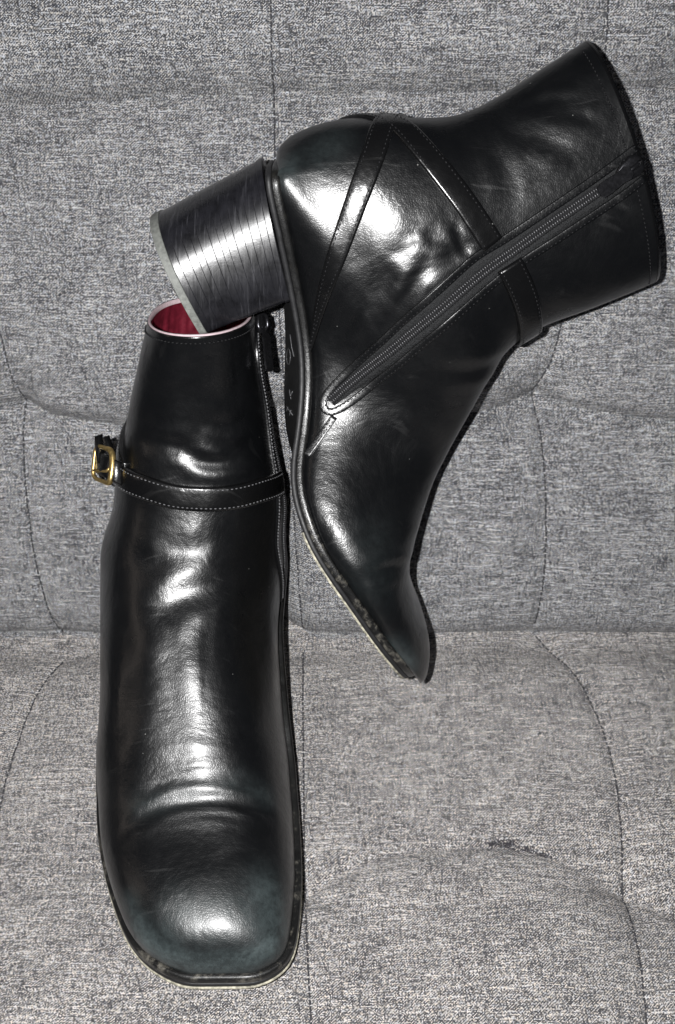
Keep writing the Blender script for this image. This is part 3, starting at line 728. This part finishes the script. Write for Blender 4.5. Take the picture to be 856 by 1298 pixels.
cre = [([(246, 420), (240, 470), (238, 530)], .010, .0007), ([(290, 440), (296, 490), (300, 530)], .009, .0006), ([(205, 450), (198, 500), (190, 550)], .008, .0006), ([(270, 562), (295, 567), (320, 562)], .003, .0009), ([(225, 570), (260, 586), (300, 583), (325, 572)], .0035, .0013), ([(180, 555), (215, 565), (250, 562)], .004, .0009), ([(255, 535), (285, 540), (315, 530)], .004, .0006),
       ([(200, 785), (225, 762), (262, 745), (300, 728)], .007, .0010), ([(215, 690), (240, 700), (270, 690)], .006, .0007), ([(170, 700), (195, 715), (215, 705)], .006, .0008), ([(200, 800), (204, 850), (198, 910)], .010, .0005), ([(330, 760), (325, 800), (332, 850)], .010, .0007),
       ([(160, 1052), (200, 1026), (260, 1014), (310, 1019), (345, 1035)], .003, .0007), ([(170, 1010), (220, 988), (280, 984), (340, 1000)], .0035, .0004), ([(190, 975), (240, 962), (300, 964)], .0035, .0003), ([(205, 1042), (265, 1031), (330, 1046)], .002, .0003),
       ([(180, 1030), (230, 1006), (290, 1003)], .0014, .00022), ([(250, 996), (300, 997), (345, 1015)], .0014, .0002), ([(185, 1000), (240, 978), (285, 975)], .0014, .0002), ([(230, 1022), (290, 1022), (335, 1030)], .0013, .00022),
       ([(150, 760), (165, 850), (150, 950)], .007, .0008), ([(265, 1100), (300, 1080), (345, 1085)], .003, .0002)]
V2 = apply_creases(V0, cre, 6.1, .0005)
S2 = Surf(V2)
wr = wear_field(S2, [([(175, 1178), (205, 1210), (250, 1222), (310, 1218), (345, 1195)], .007, 1.0), ([(230, 1175), (330, 1165)], .013, .5), ([(340, 1140), (350, 1180)], .012, .7), ([(180, 1020), (300, 990), (340, 1010)], .006, .25), ([(165, 1150), (180, 1180)], .006, .6)])
tgt = np.array((SX, .043, .055)); ring_s = int(np.argmin(np.linalg.norm((V2[:, KC] + V2[:, 2 * NH - KC]) / 2 - tgt, axis=1)))
up2, Lp2, Ld2, No2 = boot_body(stand, V2, ring_s, RT, M_RIM, wr)
hm = 1 / (1 + np.exp((Lp2[:, 1] + .115) / .004))
sole_set(stand, Lp2, Ld2, No2, .0032, 1.06, hm)
heel(stand, np.array((SX, .047, .051)), np.array((SX, -.014, .042)), np.array((SX, .043, .001)), np.array((SX, -.012, .001)), RT, .031, .028)
MP2 = .00039
LS = extend(S2.bvh, pl(S2, [(158, 606), (185, 618), (220, 629), (255, 632), (295, 630), (330, 621), (352, 613)]), start=.035, end=.004)
st2 = add_strap(S2, stand, LS, 32 * MP2, .0026, label='buckled ankle strap', thread=M_GREYT)
# strap that climbs round the back from the buckle
q0 = hits(S2.bvh, [(158, 596)])[0]; L2 = np.r_[[q0], walk(S2.bvh, None, None, q0, np.array((-.25, .95, .10)), .06)]
add_strap(S2, stand, L2, 24 * MP2, .0022)
# buckle on the outer side
dk = float(np.dot(hits(S2.bvh, [(156, 600)])[0] - CAM, FWD))
def bp(x, y, k=0.0): return at_depth(x, y, dk + k)
c1 = [bp(121, 570, .006), bp(119, 588, .006), bp(118, 602, .006), bp(122, 607, .005), bp(130, 610, .001), bp(139, 613, -.003), bp(141, 606, -.004), bp(143, 590, -.004), bp(143, 576, -.003), bp(140, 570, -.002), bp(131, 567, .002), bp(124, 565, .005)]
ring = resample(np.array(c1 + [c1[0]]), 81)[:-1]
for _ in range(5): ring = .5 * ring + .25 * (np.roll(ring, 1, 0) + np.roll(ring, -1, 0))
bk = mesh_obj('buckle', *tube(ring, .0011 + .0006 * np.clip((ring[:, 0] - ring[:, 0].mean()) / .006, 0, 1), 10, True), M_BRASS, st2)
mesh_obj('prong', *tube(np.array([bp(142, 590, -.004), bp(136, 597, -.004), bp(128, 598, .001), bp(119, 596, .003)]), .0008, 8), M_BRASS, st2)
def slab(path, widthvec, thick, m, name, parent, label=None):
    path = spline_pts(np.array(path), 16); T = np.gradient(path, axis=0); T /= np.linalg.norm(T, axis=1)[:, None]; V = []
    us = [(-1, -.5), (-1, .35), (-.85, .5), (.85, .5), (1, .35), (1, -.5)]
    for p, t in zip(path, T):
        wv = np.asarray(widthvec, float); nm = np.cross(t, wv); nm /= np.linalg.norm(nm)
        for u, z in us: V.append(p + wv * u + nm * z * thick)
    F = grid_faces(len(path), 6, True); F.append(tuple(range(6))); F.append(tuple((len(path) - 1) * 6 + k for k in range(6))[::-1])
    o = mesh_obj(name, np.array(V), F, m, parent, label=label); fix_normals(o); return o
wv = (bp(130, 606) - bp(133, 576)) / 2
slab([bp(158, 604, -.002), bp(146, 597, -.004), bp(136, 592, -.002), bp(126, 586, .004), bp(122, 576, .010)], wv * .93, .0022, M_STRAP, 'strap_end', st2)
slab([bp(128, 585, .003), bp(126, 568, .004), bp(125, 552, .006)], np.array((.0018, .0012, 0.0)), .0018, M_STRAP, 'keeper', st2)
slab([bp(141, 574, .004), bp(137, 562, .005), bp(134, 554, .006)], np.array((.0016, .0010, 0.0)), .0018, M_STRAP, 'keeper', st2)
# zip on the inner side
zc = [(322, 392), (332, 440), (341, 490), (350, 550), (356, 600), (360, 660), (362, 720), (364, 762)]
def edge_pts(S, pts, inset=2):
    return hits(S.bvh, [(x - inset, y) for x, y in pts])
LZ2 = smooth_line(resample(spline_pts(edge_pts(S2, zc, 1), 80), 80), 60)
V, F, fr = ribbon(S2, LZ2, [22 * MP2, 22 * MP2, 20 * MP2, 14 * MP2, 6 * MP2], .0005, prof=[(-1, 0), (-.98, 1), (-.5, 1.2), (-.22, .2), (.22, .2), (.5, 1.2), (.98, 1), (1, 0)])
zp2 = mesh_obj('zipper', V, F, M_TAPE, stand); fix_normals(zp2)
mesh_obj('zipper_teeth', *teeth(S2, fr, 0), M_TEETH, zp2, kind='stuff')
V, F, fr2 = ribbon(S2, smooth_line(resample(spline_pts(edge_pts(S2, [(x - 9, y) for x, y in zc], 0), 80), 80), 60), [9 * MP2, 9 * MP2, 8 * MP2, 6 * MP2, 2 * MP2], .0011)
o = mesh_obj('zipper_lip', V, F, M_LEATHER, stand); fix_normals(o)
mesh_obj('stitching', *stitches(S2, fr2, 1, .0012, .0014, .0019, .00042), M_GREYT, o, kind='stuff')
zd = float(np.dot(hits(S2.bvh, [(322, 410)])[0] - CAM, FWD))
P = at_depth(333, 408, zd); T = at_depth(334, 420, zd) - at_depth(332, 396, zd); T /= np.linalg.norm(T)
Nn = np.array((.80, -.60, 0.1)); Nn -= T * (Nn @ T); Nn /= np.linalg.norm(Nn); s = np.cross(T, Nn)
dwn = at_depth(341, 470, zd) - at_depth(336, 420, zd); dwn /= np.linalg.norm(dwn)
slider(zp2, P - Nn * .002, T, Nn, s, 1.15, (at_depth(337, 422, zd - .004), dwn, s, .019))
ps = line_stitches(S2, np.r_[V2[3, 2 * NH - 40:2 * NH], V2[3, 0:40]])
mesh_obj('stitching', *ps, M_THREAD, up2, kind='stuff')
